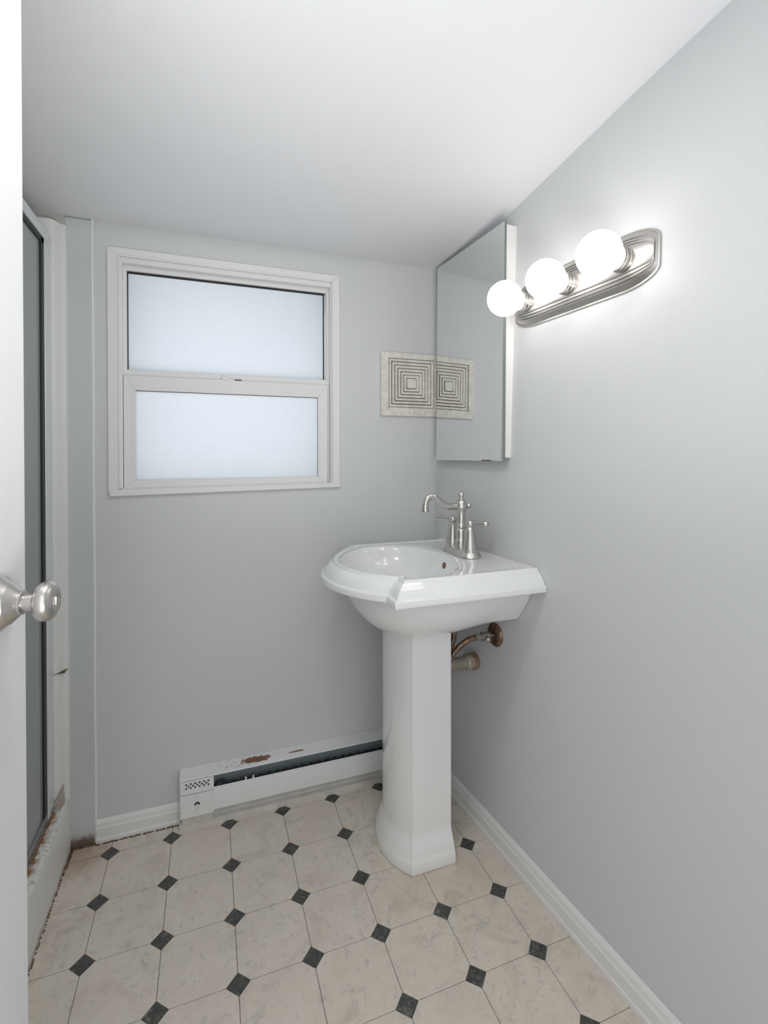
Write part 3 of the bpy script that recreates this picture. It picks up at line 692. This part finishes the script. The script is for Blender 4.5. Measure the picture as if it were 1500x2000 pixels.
# ------------------------------------------------------------------ pipes under the sink
def stop_valve(y, z, label):
    T = wall_frame(y, z); o = T.to_translation(); c = Vector((T[0][2], T[1][2], T[2][2]))
    v = thing('stop_valve', o, label, 'valve', 'water stop valves under the sink')
    bm = BM(); lathe(bm, [(.215, 0), (.215, .012), (.20, .035), (.16, .06), (.10, .075), (.06, .08)], o, c, 36); obj('escutcheon', bm, M['brownchrome'], v, label='round tarnished wall plate')
    bm = BM(); lathe(bm, [(.045, .07), (.045, .15), (.06, .155), (.06, .18), (.085, .185), (.085, .30), (.07, .305), (.055, .32), (.055, .40)], o, c, 8); obj('valve_body', bm, M['steel'], v)
    bm = BM(); tube(bm, [o + c * .25 + Vector((0, 0, 0)), o + c * .26 + Vector((0, -.16, .005))], .035, 12); ball(bm, o + c * .265 + Vector((0, -.17, .0)), .05, 14, 8, (0, 1, 0), .6); obj('valve_handle', bm, M['steel'], v)
    bm = BM(); lathe(bm, [(.055, .38), (.062, .385), (.062, .45), (.05, .455)], o, c, 6); obj('hose_nut', bm, M['steel'], v)
    bm = BM(); p = o + c * .43
    tube(bm, spline([p, p + Vector((-.14, 0, -.02)), p + Vector((-.30, .02, -.11)), p + Vector((-.46, .05, -.28)), p + Vector((-.55, .12, -.5)), p + Vector((-.5, .3, -.55)), p + Vector((-.2, .5, -.2)), p + Vector((-.12, .55, .4))], 6), .05, 12)
    obj('supply_hose', bm, M['brownchrome'], v, label='braided brown supply hose')
    return v
stop_valve(-1.98, 3.695, 'tarnished stop valve with round wall plate under the near side of the sink')
stop_valve(-1.02, 3.72, 'dark stop valve half hidden behind the other one under the sink')
T = wall_frame(-1.38, 2.985); o = T.to_translation(); c = Vector((T[0][2], T[1][2], T[2][2]))
dp = thing('drain_pipe', o, 'brown brass drain pipe with slip nut entering the wall behind the pedestal', 'pipe')
bm = BM(); lathe(bm, [(.12, 0), (.12, .5), (.12, .9)], o, c, 24); obj('pipe', bm, M['pipe'], dp)
bm = BM(); lathe(bm, [(.165, 0), (.17, .03), (.17, .12), (.155, .135)], o, c, 8); obj('slip_nut', bm, M['brass'], dp, smooth=20)
bm = BM(); lathe(bm, [(.155, .135), (.16, .16), (.15, .23), (.135, .25), (.12, .26)], o, c, 24); obj('collar', bm, M['pipe'], dp)
bm = BM(); p = o + c * .88
tube(bm, spline([p, p + c * .16 + Vector((0, 0, .02)), p + c * .26 + Vector((0, 0, .14)), p + c * .27 + Vector((0, 0, .8)), p + c * .27 + Vector((0, -.1, 1.42))], 6), .115, 18); obj('trap_bend', bm, M['pipe'], dp)

# ------------------------------------------------------------------ mirrored medicine cabinet
T = wall_frame(-1.1, 9.0)
pb = Vector((.008, 0, 1)); pa = Vector((T[0][0], T[1][0], 0)).normalized(); pb = (pb - pa * pb.dot(pa)).normalized(); pc = Vector((T[0][2], T[1][2], 0)); pc = (pc - pa * pc.dot(pa) - pb * pc.dot(pb)).normalized()
for i in range(3): T[i][0] = pa[i]; T[i][1] = pb[i]; T[i][2] = pc[i]
mc = thing('medicine_cabinet', T @ Vector((0, -2.0, .1)), 'frameless mirrored medicine cabinet with white body on the right wall', 'cabinet')
A0, A1 = -1.145, 1.20
bm = BM(); box(bm, A0 - .02, A1 - .02, -2.05, 2.10, -.08, .17, T); obj('cabinet_body', bm, M['cabinet'], mc, bevel=.001)
bm = BM(); box(bm, A0 + .03, A1 - .05, -2.0, 2.05, .17, .198, T); obj('shadow_gap', bm, M['dark'], mc)
bm = BM(); box(bm, A0 - .055, A1, -2.115, 2.13, .198, .232, T); md = obj('mirror_door', bm, M['gedge'], mc, smooth=0)
bm = BM(); box(bm, A0 - .051, A1 - .004, -2.111, 2.126, .2325, .2365, T); obj('mirror_face', bm, M['mirror'], md, smooth=0, label='silvered mirror')
bm = BM(); prism(bm, [(A0 + .28, -2.118), (A0 + .62, -2.118), (A0 + .58, -2.09), (A0 + .32, -2.09)], lambda p: T @ Vector((p[0], p[1], .20)), lambda p: T @ Vector((p[0], p[1], .242))); obj('finger_notch', bm, M['darkbrown'], md, label='dark finger notch at the bottom edge')

# ------------------------------------------------------------------ vanity light bar
T = wall_frame(-3.72, 9.57)
vl = thing('vanity_light', T @ Vector((0, 0, 0)), 'brushed nickel three-bulb vanity light bar on the right wall', 'light fixture')
def bar(d, cc, hl=1.412, hh=.395):
    k_ = 1 - d / hh; hl -= min(.05, d * .6); e = .175 * (1 - d / hh * .9); pts = []
    def corner(sa, sb):                       # flat end, then a convex sweep up to the long side
        out = []
        for k in range(13):
            an = k / 12 * math.pi / 2
            out.append((sa * (hl - .56 * (1 - math.cos(an))), sb * (e + (hh - d - e) * math.sin(an))))
        return out
    pts = corner(1, 1) + corner(-1, 1)[::-1] + corner(-1, -1) + corner(1, -1)[::-1]
    g_ = lambda a_: 1 - .82 * max(0, min(1, (abs(a_) - .98) / .44)) ** 2.2
    return [T @ Vector((p[0], p[1], cc if cc < .03 else .024 + (cc - .024) * g_(p[0]))) for p in pts]
bm = BM()
loft(bm, [bar(0, 0), bar(0, .012), bar(.008, .026), bar(.026, .028), bar(.032, .018), bar(.04, .022), bar(.10, .085), bar(.112, .09), bar(.115, .068), bar(.123, .068), bar(.127, .096), bar(.160, .108), bar(.163, .086), bar(.171, .086), bar(.175, .112), bar(.206, .122), bar(.209, .10), bar(.216, .10)])
obj('back_plate', bm, M['plate'], vl, smooth=22)
bm = BM(); loft(bm, [bar(.215, .09), bar(.217, .124), bar(.235, .134), bar(.28, .146), bar(.33, .154), bar(.385, .157)])
obj('center_panel', bm, M['plate'], vl, smooth=40)
cdir = Vector((T[0][2], T[1][2], T[2][2]))
for a_ in (.985, 0.02, -.965):
    o = T @ Vector((a_, 0, 0))
    bm = BM(); lathe(bm, [(.165, .14), (.168, .18), (.16, .185), (.165, .19), (.165, .245), (.157, .25), (.163, .255), (.163, .285), (.15, .295), (.11, .297), (.10, .26)], o, cdir, 36)
    so = obj('socket', bm, M['nickel'], vl, smooth=35)
    bm = BM(); R_ = .287; cc = .575
    prof = [(.085, .25), (.09, .285), (.105, .305)]
    a0 = math.asin(.12 / R_)
    for k in range(19):
        an = math.pi - a0 - (math.pi - a0) * k / 18
        prof.append((R_ * math.sin(an), cc + R_ * math.cos(an)))
    lathe(bm, prof, o, cdir, 40); obj('light_bulb', bm, M['bulb'], so, smooth=180, label='lit round white globe bulb')
